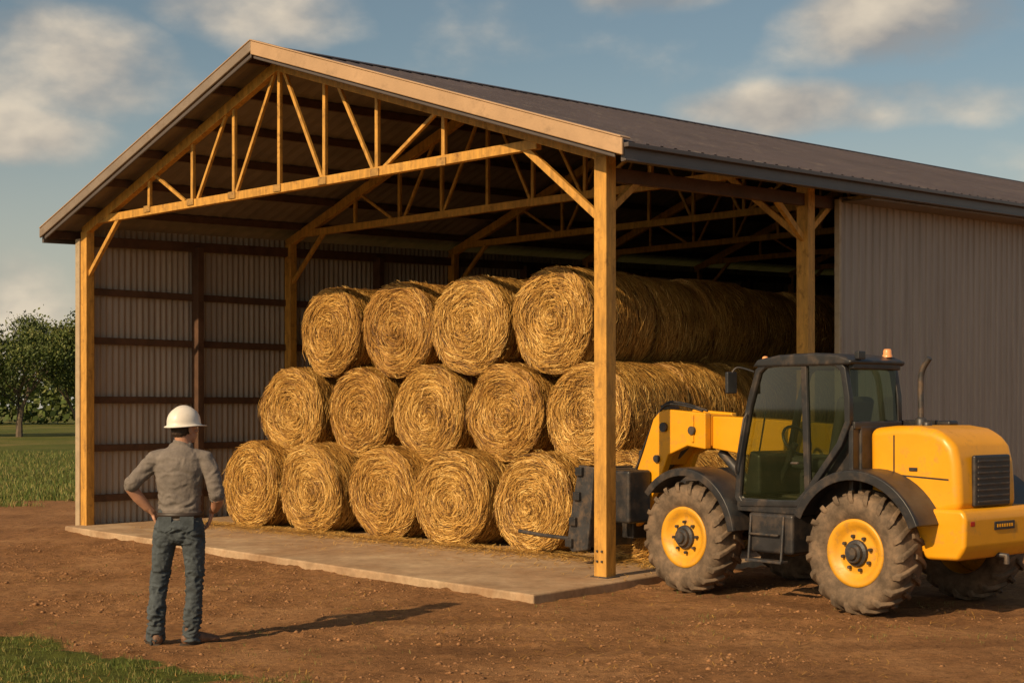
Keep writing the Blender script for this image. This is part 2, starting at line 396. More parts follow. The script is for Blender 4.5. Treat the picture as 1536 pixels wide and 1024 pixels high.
d1=k.ramp(k.noise(.8,7,.72),[(.28,(.150,.068,.027)),(.5,(.285,.140,.058)),(.72,(.43,.235,.108))])
d2=k.ramp(k.noise(11,6,.82),[(.32,(.42,.38,.34)),(.50,(1,1,1)),(.70,(1.3,1.25,1.15))])
dirt=k.mix(1.0,d1,d2,'MULTIPLY')
fib=k.ramp(k.noise(42,3,.75,(1,2.2,1),2.5),[(.54,(0,0,0)),(.66,(1,1,1))]); dirt=k.mix(k.math('MULTIPLY',fib,.5),dirt,(.50,.31,.15))
dirt=k.mix(k.math('MULTIPLY',ar.outputs['Fac'],.45),dirt,(.15,.072,.032))  # darkens the wheel tracks and paints in the foreground shadow band
g1=k.ramp(k.noise(.09,6,.72),[(.3,(.06,.085,.014)),(.50,(.115,.125,.025)),(.68,(.28,.20,.075))])
g2=k.ramp(k.noise(6,5,.8),[(.3,(.5,.5,.5)),(.7,(1.25,1.25,1.2))]); gr=k.mix(1.0,g1,g2,'MULTIPLY')
mk=k.math('ADD',at.outputs['Fac'],k.math('MULTIPLY',k.math('SUBTRACT',k.noise(5,4,.8),.5),1.1))
mk=k.ramp(mk,[(.40,(0,0,0)),(.66,(1,1,1))])
k.col(k.mix(mk,dirt,gr)); k.bump(k.noise(18,6,.82),.95,.04); M_gnd=k.m
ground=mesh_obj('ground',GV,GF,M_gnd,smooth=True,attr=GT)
a_=ground.data.attributes.new('rut_and_shade','FLOAT','POINT'); a_.data.foreach_set('value',np.array(GR,dtype=np.float32))
for _ in range(4200):
    y=random.uniform(9,17); x=random.uniform(-.37,.37)*y
    if on_slab(x,y) or noise.noise(Vector((x*.8,y*.8,55)))<-.05: continue
    straw(x,y,gh(x,y)+.006,random.uniform(.03,.10),random.uniform(.003,.005),random.uniform(.1,.6))
mesh_obj('loose_straw',V,F,M_hay,attr=T)
V=[];F=[]
def clod(x,y,s):
    i=len(V); z=gh(x,y)+s*.05
    bas=[(1,0,0),(-1,0,0),(0,1,0),(0,-1,0),(0,0,.6),(0,0,-.6)]
    a=random.uniform(0,6.28)
    for b in bas:
        q=[c*s*random.uniform(.6,1.3) for c in b]; V.append((x+q[0]*math.cos(a)-q[1]*math.sin(a),y+q[0]*math.sin(a)+q[1]*math.cos(a),z+q[2]))
    F.extend([tuple(i+j for j in f) for f in ((0,2,4),(2,1,4),(1,3,4),(3,0,4),(2,0,5),(1,2,5),(3,1,5),(0,3,5))])
for _ in range(20000):
    y=random.uniform(9,19); x=random.uniform(-.38,.38)*y
    if on_slab(x,y) or grass_mask(x,y)>.5 or track_and_shade(x,y)>.3: continue
    if noise.noise(Vector((x*.5,y*.8,70)))+random.uniform(-.25,.25)<-.05: continue
    clod(x,y,min(.028,.004+random.expovariate(1/.0055)))
mesh_obj('dirt_clods',V,F,simple('clod',(.26,.13,.055),.95,var=.4,scale=2.5),smooth=True)
V=[];F=[];T=[]
def blade(x,y,h,wd):
    a=random.uniform(0,6.28); i=len(V); z=gh(x,y)-.005; l=random.uniform(.1,.8)*h; b=random.uniform(0,6.28)
    dx,dy=math.cos(a)*wd,math.sin(a)*wd; lx,ly=math.cos(b)*l,math.sin(b)*l; t=random.random()
    V.extend([(x-dx,y-dy,z),(x+dx,y+dy,z),(x+lx*.4+dx*.6,y+ly*.4+dy*.6,z+h*.6),(x+lx*.4-dx*.6,y+ly*.4-dy*.6,z+h*.6),(x+lx,y+ly,z+h)])
    F.extend([(i,i+1,i+2,i+3),(i+3,i+2,i+4)]); T.extend([t]*5)
for _ in range(46000):
    x=random.uniform(-5.6,-.9); y=random.uniform(8.4,12.4)
    m=grass_mask(x,y)
    if random.random()<m**1.5*(.15+.85*sm(-.2,.15,noise.noise(Vector((x*2.4,y*2.4,20))))): blade(x,y,random.uniform(.015,.055),.0022)
for _ in range(45000):
    y=25.5+random.random()**1.8*32; x=random.uniform(-.40,-.2)*y
    if random.random()<grass_mask(x,y)*.9: blade(x,y,random.uniform(.04,.13),.007)
for _ in range(1500):
    y=random.uniform(10,17); x=random.uniform(-.36,.36)*y
    if on_slab(x,y) : continue
    if noise.noise(Vector((x*1.2,y*1.2,40)))>.22:
        for __ in range(4): blade(x+random.gauss(0,.025),y+random.gauss(0,.025),random.uniform(.012,.04),.002)
k=NT('grass_blades',.6,spec=.3); at=k.n('ShaderNodeAttribute',attribute_name='tone')
k.col(k.ramp(at.outputs['Fac'],[(0,(.05,.085,.012)),(.5,(.105,.145,.025)),(.8,(.20,.19,.05)),(1,(.36,.27,.10))])); 
mesh_obj('grass',V,F,k.m,attr=T)
# ------------------------------------------------------------------ trees
k=NT('foliage',.6,spec=.25); at=k.n('ShaderNodeAttribute',attribute_name='tone')
k.col(k.ramp(at.outputs['Fac'],[(0,(.025,.042,.010)),(.5,(.070,.098,.022)),(1,(.16,.165,.045))])); M_leaf=k.m
M_bark=simple('bark',(.10,.075,.05),.9,bump=.6,bscale=20,bd=.02)
def tree_meshes(seed,H):
    rd=random.Random(seed); tv=[];tf=[];lv=[];lf=[];lt=[]
    def limb(a,b,r0,r1,n=7):
        d=(b-a).normalized(); x=d.orthogonal().normalized(); y=d.cross(x); i=len(tv)
        for p,r in ((a,r0),(b,r1)):
            for j in range(n): q=2*math.pi*j/n; tv.append(p+x*math.cos(q)*r+y*math.sin(q)*r)
        for j in range(n): tf.append((i+j,i+(j+1)%n,i+n+(j+1)%n,i+n+j))
    tips=[]
    def grow(p,d,L,r,dep):
        segs=3; q=p
        for s in range(segs):
            d2=(d+Vector((rd.gauss(0,.16),rd.gauss(0,.16),rd.gauss(0,.08)))).normalized(); q2=q+d2*L/segs
            limb(q,q2,r*(1-.22*s),r*(1-.22*(s+1))); q=q2; d=d2
            if dep>=2: tips.append(q)
        if dep>=4: tips.append(q); return
        for c in range(3 if dep<3 else 2):
            a=rd.uniform(0,6.28); sp=rd.uniform(.4,.85)
            nd=(d+Vector((math.cos(a)*sp,math.sin(a)*sp,rd.uniform(0,.4)))).normalized()
            grow(q,nd,L*rd.uniform(.62,.85),r*.42,dep+1)
    grow(Vector((0,0,-.1)),Vector((0,0,1)),H*.27,H*.024,0)
    for c in range(4):
        a=rd.uniform(0,6.28); grow(Vector((0,0,H*rd.uniform(.2,.3))),Vector((math.cos(a),math.sin(a),.6)).normalized(),H*.16,H*.009,2)
    for p in tips:
        if rd.random()<.18: continue
        R=H*rd.uniform(.03,.065); ct=rd.uniform(-.2,.2)
        for _ in range(rd.randint(22,46)):
            o=Vector((rd.gauss(0,1),rd.gauss(0,1),rd.gauss(0,.7)))*R*.75; c=p+o
            s=H*rd.uniform(.006,.013); n=Vector((rd.gauss(0,1),rd.gauss(0,1),rd.gauss(0,1)+.5)).normalized(); x=n.orthogonal().normalized()*s; y=n.cross(x).normalized()*s*.6
            i=len(lv); lv.extend([c-x,c-y,c+x,c+y]); lf.append((i,i+1,i+2,i+3)); t=min(max(.45+ct+rd.gauss(0,.16)+.25*o.z/R,0),1); lt.extend([t]*4)
    zm=max(v.z for v in lv); kk=H/zm
    tv=[v*kk for v in tv]; lv=[v*kk for v in lv]
    return tv,tf,lv,lf,lt
TME=[]
for tv,tf,lv,lf,lt in [tree_meshes(s,7.0) for s in (3,8,15)]:
    a=bpy.data.meshes.new('trunk'); a.from_pydata(tv,[],tf); a.materials.append(M_bark)
    b=bpy.data.meshes.new('crown'); b.from_pydata(lv,[],lf); b.materials.append(M_leaf)
    x=b.attributes.new('tone','FLOAT','POINT'); x.data.foreach_set('value',np.array(lt,dtype=np.float32)); TME.append((a,b))
def tree(x,y,H,i,rot):
    e=empty('broadleaf_tree',(x,y,0),rot); e.scale=(H/7*.85,H/7*.85,H/7)
    for nm,me in (('trunk',TME[i][0]),('crown',TME[i][1])):
        o=bpy.data.objects.new(nm,me); COL.objects.link(o); o.parent=e
for x,y,H,i,r in ((-28.9,86,8.3,0,.3),(-25.7,88,6.7,1,2.),(-33.5,84,8.4,2,1.),(-39,88,8,1,4.),(-31.3,93,7.8,2,3.3),(-24.4,97,6.4,0,5.),(-46,90,8,0,2.2),(-28.0,99,7.2,1,.9)): tree(x,y,H,i,r)
lv=[];lf=[];lt=[]
rd=random.Random(5)
for _ in range(34000):
    x=rd.uniform(-130,60) if rd.random()<.8 else rd.uniform(60,160); y=150+rd.gauss(0,5); hh=5.0+2.8*noise.noise(Vector((x*.09,1,0)))+1.8*noise.noise(Vector((x*.35,4,0)))
    z=hh*rd.random()**.7; c=Vector((x,y,z)); s=rd.uniform(.22,.48)
    n=Vector((rd.gauss(0,1),rd.gauss(0,1)-.4,rd.gauss(0,1)+.4)).normalized(); a=n.orthogonal().normalized()*s; b=n.cross(a).normalized()*s*.7
    i=len(lv); lv.extend([c-a,c-b,c+a,c+b]); lf.append((i,i+1,i+2,i+3)); lt.extend([min(max(.35+.4*z/hh+rd.gauss(0,.12),0),1)]*4)
mesh_obj('distant_treeline',lv,lf,M_leaf,attr=lt)
# ------------------------------------------------------------------ telehandler
TH=empty('telehandler',(2.875,12.4,0),math.atan2(.768,-.64))
def ext(name,prof,w0,w1,mat,bv=.02,seg=3):
    n=len(prof); v=[(s,-w0,z) for s,z in prof]+[(s,-w1,z) for s,z in prof]
    f=[tuple(range(n)),tuple(range(2*n-1,n-1,-1))]+[(i,i+n,(i+1)%n+n,(i+1)%n) for i in range(n)]
    o=mesh_obj(name,v,f,mat,TH)
    bm=bmesh.new(); bm.from_mesh(o.data); bmesh.ops.recalc_face_normals(bm,faces=bm.faces); bm.to_mesh(o.data); bm.free()
    if bv: bevel(o,bv,seg,25)
    return o
def box(name,s0,s1,w0,w1,z0,z1,mat,bv=.01): return ext(name,[(s0,z0),(s1,z0),(s1,z1),(s0,z1)],w0,w1,mat,bv)
def tubeobj(name,pts,r,mat,parent):
    cu=bpy.data.curves.new(name,'CURVE'); cu.dimensions='3D'; cu.bevel_depth=r; cu.bevel_resolution=3; cu.use_fill_caps=True
    sp=cu.splines.new('POLY'); sp.points.add(len(pts)-1)
    for i,p in enumerate(pts): sp.points[i].co=(*p,1)
    tmp=bpy.data.objects.new('tmp',cu); COL.objects.link(tmp); dg=bpy.context.evaluated_depsgraph_get()
    me=bpy.data.meshes.new_from_object(tmp.evaluated_get(dg)); bpy.data.objects.remove(tmp)
    me.materials.clear(); me.materials.append(mat); me.polygons.foreach_set('use_smooth',[True]*len(me.polygons))
    o=bpy.data.objects.new(name,me); COL.objects.link(o); o.parent=parent; return o
def L(s,w,z): return (s,-w,z)
def smooth_path(P,n=6):
    out=[]; P=[Vector(p) for p in P]
    for i in range(len(P)-1):
        p0=P[max(i-1,0)];p1=P[i];p2=P[i+1];p3=P[min(i+2,len(P)-1)]
        for j in range(n):
            t=j/n; out.append(.5*((2*p1)+(-p0+p2)*t+(2*p0-5*p1+4*p2-p3)*t*t+(-p0+3*p1-3*p2+p3)*t**3))
    out.append(P[-1]); return out
def wheel(name,s,w_out,side,R=.53):
    e=bpy.data.objects.new(name,None); COL.objects.link(e); e.parent=TH; WD=.36
    e.location=(s,-(w_out+side*WD/2),R-.008); e.rotation_euler=(0,random.uniform(0,6),0)
    hw=WD/2
    prof=[(-hw*.72,.285),(-hw*.86,.31),(-hw*.98,.37),(-hw*.98,.43),(-hw*.9,.475),(-hw*.6,.497),(0,.503),(hw*.6,.497),(hw*.9,.475),(hw*.98,.43),(hw*.98,.37),(hw*.86,.31),(hw*.72,.285)]
    n=56;v=[];f=[]
    for y,r in prof:
        for i in range(n): a=2*math.pi*i/n; v.append((r*math.cos(a),y,r*math.sin(a)))
    for j in range(len(prof)-1):
        for i in range(n): f.append((j*n+i,j*n+(i+1)%n,(j+1)*n+(i+1)%n,(j+1)*n+i))
    mesh_obj('tyre',v,f,M_rub,e,smooth=True)
    v=[];f=[];NL=19
    for sd in (1,-1):
        for i in range(NL):
            a0=2*math.pi*(i+(.5 if sd>0 else 0))/NL
            path=[(-.012*sd,.533,0),(hw*.55*sd,.530,.10),(hw*.93*sd,.508,.19),(hw*1.04*sd,.455,.23),(hw*1.0*sd,.425,.24)]
            base=len(v)
            for (y,r,da),hwid in zip(path,(.050,.050,.060,.062,.055)):
                for aa,rr in ((-hwid,-.05),(-hwid*.78,0),(hwid*.78,0),(hwid,-.05)):
                    q=a0+da+aa; ry=r+rr*(1 if r>.5 else .45); yy=y-(.0 if rr==0 else sd*.02*(r<=.5))
                    v.append((ry*math.cos(q),yy,ry*math.sin(q)))
            for j in range(len(path)-1):
                for c in range(3): f.append((base+j*4+c,base+j*4+c+1,base+(j+1)*4+c+1,base+(j+1)*4+c))
            f.append((base,base+1,base+2,base+3)); m=base+(len(path)-1)*4; f.append((m+3,m+2,m+1,m))
    o=mesh_obj('tread_lugs',v,f,M_rub,e)
    bm=bmesh.new(); bm.from_mesh(o.data); bmesh.ops.recalc_face_normals(bm,faces=bm.faces); bm.to_mesh(o.data); bm.free()
    bevel(o,.006,2)
    so=side
    prof=[(.12,.02),(.118,.10),(.10,.17),(.105,.20),(.135,.225),(.15,.262),(.155,.288),(.135,.292),(.0,.27),(-.12,.29)]
    v=[];f=[]
    for y,r in prof:
        for i in range(n): a=2*math.pi*i/n; v.append((r*math.cos(a),y*so*.95,r*math.sin(a)))
    for j in range(len(prof)-1):
        for i in range(n): f.append((j*n+i,j*n+(i+1)%n,(j+1)*n+(i+1)%n,(j+1)*n+i))
    mesh_obj('rim',v,f,M_yel_rim,e,smooth=True)
    prof=[(.11,.115),(.135,.11),(.145,.085),(.175,.08),(.18,.055),(.205,.05),(.208,.0)]
    v=[];f=[];n2=24
    for y,r in prof:
        for i in range(n2): a=2*math.pi*i/n2; v.append((r*math.cos(a),y*so,r*math.sin(a)))
    for j in range(len(prof)-1):
        for i in range(n2): f.append((j*n2+i,j*n2+(i+1)%n2,(j+1)*n2+(i+1)%n2,(j+1)*n2+i))
    mesh_obj('hub',v,f,M_steel,e)
    v=[];f=[]
    for q in range(8):
        a=2*math.pi*q/8; cx,cz=.145*math.cos(a),.145*math.sin(a); b=len(v)
        for yy in (.09,.135):
            for i in range(6): t=i*math.pi/3; v.append((cx+.015*math.cos(t),yy*so,cz+.015*math.sin(t)))
        f.append(tuple(range(b+6,b+12)))
        for i in range(6): f.append((b+i,b+(i+1)%6,b+6+(i+1)%6,b+6+i))
    mesh_obj('wheel_nuts',v,f,M_steel,e)
wheel('wheel_rear_left',0,0,1); wheel('wheel_front_left',1.99,0.0,1)
wheel('wheel_rear_right',0,1.92,-1); wheel('wheel_front_right',1.99,1.92,-1)
tubeobj('axle_rear',[L(0,.3,.53),L(0,1.62,.53)],.085,M_steel,TH); tubeobj('axle_front',[L(1.99,.3,.53),L(1.99,1.62,.53)],.085,M_steel,TH)
ext('chassis',[(-.55,.5),(2.3,.5),(2.55,.72),(2.5,.98),(1.6,.95),(-.5,.92)],.55,1.38,M_steel,.03)
ext('front_frame',[(2.2,.6),(2.75,.66),(2.78,1.0),(2.45,1.15),(2.2,1.0)],.72,1.25,M_blk,.03)
hood=ext('engine_hood',[(.09,.86),(.10,1.575),(-.15,1.60),(-.38,1.60),(-.55,1.575),(-.67,1.52),(-.745,1.43),(-.78,1.30),(-.795,1.1),(-.80,.90),(-.62,.86)],.36,1.24,M_yel,.075,5)
ext('hood_seam',[(.02,1.185),(.02,1.197),(-.70,1.165),(-.70,1.153)],.355,.37,M_blk,0)
ext('hood_seam_v',[(-.16,1.19),(-.172,1.19),(-.172,1.52),(-.16,1.52)],.355,.37,M_blk,0)
box('hood_latch',-.40,-.32,.348,.37,1.22,1.25,M_blk,.005)
box('grille',-.83,-.785,.55,1.08,.93,1.36,M_blk,.02)
for i in range(8): box('grille_slat_%d'%i,-.842,-.822,.58,1.05,.965+i*.048,.982+i*.048,M_steel,.003)
ext('counterweight',[(-.30,.88),(-.62,.92),(-.86,.92),(-.90,.86),(-.89,.60),(-.82,.50),(-.52,.49),(-.42,.60)],.30,1.42,M_yel,.04,4)
box('rear_plate',-.905,-.893,.72,1.02,.74,.81,M_blk,.004)
for i in range(7): box('plate_mark_%d'%i,-.909,-.906,.75+i*.036,.768+i*.036,.762,.788,M_yel,.0)
box('tail_light_left',-.90,-.88,.37,.44,.78,.83,M_red,.01); box('tail_light_right',-.90,-.88,1.27,1.37,.74,.84,M_red,.01)
tubeobj('tow_hitch',[L(-.80,.87,.52),L(-.92,.87,.52),L(-.92,.87,.45)],.025,M_steel,TH)
def fender(name,cx,cz,R,a0,a1,w0,w1,mat,lip=.045):
    n=20; v=[];f=[]
    for i in range(n+1):
        a=math.radians(a0+(a1-a0)*i/n); c,s_=math.cos(a),math.sin(a)
        for r,w in ((R,w0+.03),(R-.01,w0),(R-lip,w0),(R-lip,w0+.012),(R-.03,w0+.03),(R-.03,w1),(R,w1)): v.append((cx+r*c,-w,cz+r*s_))
    m=7
    for i in range(n):
        for j in range(m): f.append((i*m+j,i*m+(j+1)%m,(i+1)*m+(j+1)%m,(i+1)*m+j))
    f.append(tuple(range(m))); f.append(tuple(range(n*m+m-1,n*m-1,-1)))
    o=mesh_obj(name,v,f,mat,TH,smooth=False)
    bm=bmesh.new(); bm.from_mesh(o.data); bmesh.ops.recalc_face_normals(bm,faces=bm.faces); bm.to_mesh(o.data); bm.free(); bevel(o,.008,2,40); return o
fender('fender_rear_left',0,.53,.70,158,24,.0,.42,M_blk,.09); fender('fender_front_left',1.99,.53,.655,172,38,.02,.40,M_blk,.08)
fender('fender_rear_right',0,.53,.70,152,32,1.92,1.46,M_blk); fender('fender_front_right',1.99,.53,.655,172,48,1.90,1.46,M_blk)
ext('rear_quarter',[(.10,.90),(.10,1.60),(.20,1.58),(.42,1.24),(.64,.96),(.66,.84),(.55,.80)],.26,.62,M_blk,.02)
door=[(1.44,.92),(1.40,1.35),(1.30,1.78),(1.19,2.10),(1.10,2.17),(.60,2.205),(.27,2.17),(.18,2.10),(.135,1.85),(.13,1.62),(.22,1.42),(.40,1.20),(.58,.98),(.70,.87),(1.38,.84)]
def inset(P,d):
    n=len(P); out=[]; cx=sum(p[0] for p in P)/n; cz=sum(p[1] for p in P)/n
    for i in range(n):
        a=Vector(P[i-1]);b=Vector(P[i]);c=Vector(P[(i+1)%n]); n1=Vector((-(b-a).y,(b-a).x)).normalized(); n2=Vector((-(c-b).y,(c-b).x)).normalized()
        m=(n1+n2).normalized(); 
        if m.dot(Vector((cx,cz))-b)<0: m=-m
        out.append(tuple(b+m*d/max(.5,abs(m.dot(n1)))))
    return out
def ring(name,P,Q,w0,w1,mat,bv=.01):
    n=len(P); v=[(s,-w,z) for w in (w0,w1) for pp in (P,Q) for s,z in pp]; f=[]
    for i in range(n):
        j=(i+1)%n
        f+=[(i,j,n+j,n+i),(2*n+i,3*n+i,3*n+j,2*n+j),(i,2*n+i,2*n+j,j),(n+i,n+j,3*n+j,3*n+i)]
    o=mesh_obj(name,v,f,mat,TH); bm=bmesh.new(); bm.from_mesh(o.data); bmesh.ops.recalc_face_normals(bm,faces=bm.faces); bm.to_mesh(o.data); bm.free(); bevel(o,bv,2,30)
CW0,CW1=.14,.90
ins=inset(door,.06)
ring('cab_side_left',door,ins,CW0,CW0+.06,M_blk); ring('cab_side_right',door,ins,CW1-.06,CW1,M_blk)
def bar(name,a,b,w,wd,mat=M_blk,dp=.05):
    g=Geo(); g.beam(L(a[0],w,a[1]),L(b[0],w,b[1]),dp,wd,up=(0,0,1) if abs(a[0]-b[0])>.3 else (1,0,0)); return g.obj(name,mat,TH,.008)
bar('pillar_left',(.64,2.17),(.60,1.02),CW0+.03,.06); bar('pillar_right',(.64,2.17),(.60,1.02),CW1-.03,.055)
for nm,w in (('glass_left',CW0+.03),('glass_right',CW1-.03)):
    mesh_obj(nm,[(s,-w,z) for s,z in inset(door,.03)],[tuple(range(len(door)))],M_glass,TH)
def quadpane(name,a,b,w0,w1,mat): mesh_obj(name,[L(a[0],w0,a[1]),L(a[0],w1,a[1]),L(b[0],w1,b[1]),L(b[0],w0,b[1])],[(0,1,2,3)],mat,TH)
quadpane('windshield_low',(1.43,.98),(1.30,1.78),CW0+.05,CW1-.05,M_glass); quadpane('windshield_high',(1.30,1.78),(1.13,2.14),CW0+.05,CW1-.05,M_glass)
quadpane('rear_glass',(.14,1.62),(.17,2.1),CW0+.05,CW1-.05,M_glass)
for s,z in ((1.44,.92),(1.15,2.14),(.16,2.12),(.145,1.60)): 
    g=Geo(); g.beam(L(s-.01,CW0+.04,z),L(s-.01,CW1-.04,z),.06,.07); g.obj('cab_rail',M_blk,TH,.012)
box('cab_rear_panel',.12,.17,CW0+.03,CW1-.03,.95,1.60,M_blk,.01)
ext('cab_floor',[(1.42,.80),(1.42,.92),(.66,.92),(.70,.80)],CW0+.01,CW1-.01,M_blk,.01)
ext('cab_roof',[(1.22,2.12),(1.16,2.19),(.9,2.228),(.5,2.235),(.24,2.21),(.10,2.16),(.12,2.12)],CW0-.015,CW1+.015,M_blk,.03,4)
box('side_console',.45,1.1,.66,.84,.92,1.32,M_seat,.03)
box('seat_base',.42,.85,.33,.75,.92,1.18,M_seat,.04); ext('seat_cushion',[(.42,1.18),(.92,1.20),(.92,1.32),(.42,1.28)],.30,.78,M_seat,.04)
ext('seat_back',[(.42,1.26),(.54,1.26),(.42,1.86),(.30,1.84)],.32,.76,M_seat,.05)
tubeobj('steering_column',[L(1.28,.54,.95),L(1.05,.54,1.42)],.03,M_blk,TH)
sw=[L(1.03+.07*math.sin(a),.54+.18*math.cos(a),1.45+.17*math.sin(a)*.75) for a in [i*math.pi/12 for i in range(25)]]
tubeobj('steering_wheel',sw,.014,M_blk,TH); ext('dashboard',[(1.2,.95),(1.40,.95),(1.33,1.36),(1.20,1.32)],.22,.84,M_blk,.03)
bar('door_handle',(.68,1.26),(.76,1.26),CW0-.012,.03,M_steel,.02); 
tubeobj('wiper',[L(1.38,.35,1.05),L(1.30,.42,1.72)],.008,M_blk,TH)
tubeobj('grab_rail',[L(1.39,.12,1.15),L(1.375,.09,1.2),L(1.28,.09,1.65),L(1.27,.12,1.70)],.011,M_blk,TH)
box('step_box',.72,1.24,.10,.52,.44,.80,M_blk,.03); box('step_plate',.80,1.22,.03,.14,.36,.385,M_steel,.006)
box('step_plate_up',.86,1.20,.06,.14,.60,.62,M_steel,.006)
for s in (.82,1.20): tubeobj('step_hanger',[L(s,.06,.37),L(s,.10,.78)],.012,M_steel,TH)
ext('side_skirt',[(.62,.80),(1.42,.80),(1.50,.70),(1.40,.62),(.70,.62)],.42,.60,M_blk,.02)
def lathe(name,prof,loc,mat,n=20):
    v=[];f=[]
    for r,z in prof:
        for i in range(n): a=2*math.pi*i/n; v.append((loc[0]+r*math.cos(a),loc[1]+r*math.sin(a),loc[2]+z))
    for j in range(len(prof)-1):
        for i in range(n): f.append((j*n+i,j*n+(i+1)%n,(j+1)*n+(i+1)%n,(j+1)*n+i))
    f.append(tuple(range((len(prof)-1)*n,len(prof)*n))); return mesh_obj(name,v,f,mat,TH,smooth=True)
lathe('beacon',[(.045,0),(.045,.02),(.038,.025),(.038,.06),(.028,.075)],L(.22,.80,2.20),M_amber)
lathe('beacon_front',[(.03,0),(.03,.015),(.024,.035),(.012,.042)],L(1.12,.2,2.18),M_amber)
tubeobj('mirror_arm',smooth_path([L(1.2,.14,2.08),L(1.32,.05,2.12),L(1.36,.0,2.05)]),.010,M_blk,TH)
box('mirror',1.34,1.38,-.06,.07,1.88,2.08,M_blk,.012)
box('work_light',1.16,1.22,.70,.80,2.19,2.26,M_blk,.01); box('work_light_rear',.08,.13,.2,.3,2.17,2.24,M_blk,.01)
tubeobj('exhaust_pipe',smooth_path([L(-.06,.90,1.5),L(-.06,.90,1.75),L(-.06,.90,2.0),L(-.085,.90,2.10),L(-.15,.90,2.19)]),.026,M_steel,TH)
lathe('exhaust_base',[(.05,0),(.05,.06),(.03,.08)],L(-.06,.90,1.59),M_steel)
lathe('filler_cap',[(.04,0),(.04,.03),(.03,.04)],L(-.33,.60,1.595),M_blk); box('air_intake',-.30,-.16,.98,1.12,1.59,1.64,M_blk,.02)
ext('boom_arm',[(.1,1.30),(.1,1.56),(2.2,1.66),(2.65,1.67),(2.65,1.36),(2.0,1.28)],.96,1.22,M_yel,.015)
ext('boom_tower',[(-.1,.85),(.35,.85),(.35,1.64),(.0,1.64)],.92,.955,M_blk,.01); ext('boom_tower_r',[(-.1,.85),(.35,.85),(.35,1.64),(.0,1.64)],1.225,1.27,M_blk,.01)
BHP=[(2.45,1.70),(2.7,1.715),(2.98,1.735),(3.10,1.71),(3.19,1.63),(3.34,1.28),(3.66,.60),(3.69,.50),(3.66,.43),(3.56,.42),(3.40,.52),(3.10,.98),(2.97,1.26),(2.70,1.36),(2.45,1.33)]
ext('boom_head',BHP,.84,.93,M_yel,.015); ext('boom_head_r',BHP,1.24,1.32,M_yel,.015)
ext('boom_head_web',[(2.45,1.68),(3.0,1.70),(3.16,1.60),(3.30,1.24),(3.1,1.15),(2.95,1.33),(2.45,1.36)],.93,1.24,M_yel,.01)
ext('boom_rib',[(2.60,1.40),(2.63,1.40),(2.63,1.68),(2.60,1.68)],.825,.845,M_yel,.004)
for s,z,r in ((2.62,1.52,.045),(3.02,1.55,.05),(3.12,1.22,.04),(3.58,.52,.05)): tubeobj('boom_pin',[L(s,.81,z),L(s,1.35,z)],r,M_steel,TH)
tubeobj('tilt_cylinder',[L(2.9,1.08,1.40),L(3.35,1.08,1.02)],.05,M_steel,TH); tubeobj('tilt_rod',[L(3.3,1.08,1.06),L(3.68,1.08,.88)],.026,simple('chrome',(.5,.5,.5),.15,metal=1),TH)
tubeobj('lift_cylinder',[L(2.0,1.09,.92),L(2.45,1.09,1.3)],.05,M_steel,TH)
tubeobj('hose_a',smooth_path([L(2.5,.86,1.72),L(2.8,.84,1.78),L(3.05,.86,1.76),L(3.26,.88,1.52),L(3.5,.9,1.1)]),.013,M_blk,TH)
tubeobj('hose_b',smooth_path([L(2.5,.93,1.72),L(2.85,.92,1.80),L(3.1,.92,1.78),L(3.31,.94,1.48),L(3.6,.95,1.0)]),.013,M_blk,TH)
box('hose_bracket',2.98,3.10,.86,1.02,1.73,1.78,M_blk,.01)
SPL=[(3.52,1.13),(3.76,1.15),(3.84,.80),(3.95,.30),(3.86,.22),(3.62,.26),(3.56,.70)]
ext('carriage_side_left',SPL,.30,.36,M_steel,.015); ext('carriage_side_right',SPL,1.06,1.12,M_steel,.015)
ext('carriage_back',[(3.56,1.10),(3.66,1.11),(3.76,.30),(3.66,.28)],.36,1.06,M_steel,.01)
for z,s in ((1.08,3.72),(.82,3.76),(.55,3.82),(.32,3.88)): box('carriage_rail',s-.05,s+.05,.26,1.14,z-.045,z+.045,M_blk,.01)
for w in (.42,.62,.82,1.0): ext('carriage_post',[(3.70,1.12),(3.78,1.12),(3.92,.27),(3.84,.27)],w-.03,w+.03,M_blk,.008)
box('quick_hitch',3.44,3.62,.80,1.10,.36,.95,M_blk,.02)
box('hitch_block',3.30,3.50,.93,1.24,.95,1.30,M_blk,.02); box('hitch_block_low',3.2,3.5,.5,.83,.55,1.10,M_blk,.03)
for w in (.45,.95):
    tubeobj('fork_tine',[L(3.86,w,.34),L(4.1,w,.345),L(4.5,w,.35),L(4.90 if w<.6 else 4.2,w,.37)],.022,M_steel,TH)
# ------------------------------------------------------------------ worker
WK=empty('construction_worker',(-2.47,10.82,.0),0)
M_shirt=simple('shirt_grey',(.155,.132,.118),.9,var=.2,scale=14,bump=.5,bscale=16,bd=.02)
M_jean=simple('denim',(.050,.062,.072),.9,var=.4,scale=9,bump=.5,bscale=18,bd=.02)
M_skin=simple('skin',(.42,.21,.13),.55,var=.1,scale=20,bump=.1)
M_boot=simple('boot_leather',(.13,.065,.035),.65,var=.4,scale=20,bump=.3)
M_sole=simple('boot_sole',(.04,.03,.022),.8); M_hair=simple('hair_brown',(.035,.018,.010),.7,bump=.6,bscale=120)
M_helm=simple('helmet_white',(.70,.65,.58),.38,var=.03,scale=5,dirt=((.5,.42,.32),9,.6,.85)); M_belt=simple('belt',(.03,.02,.015),.5)
M_eye=simple('eye_white',(.7,.68,.65),.2,var=.02); M_iris=simple('iris',(.04,.025,.015),.2); M_lip=simple('lips',(.33,.13,.10),.5)
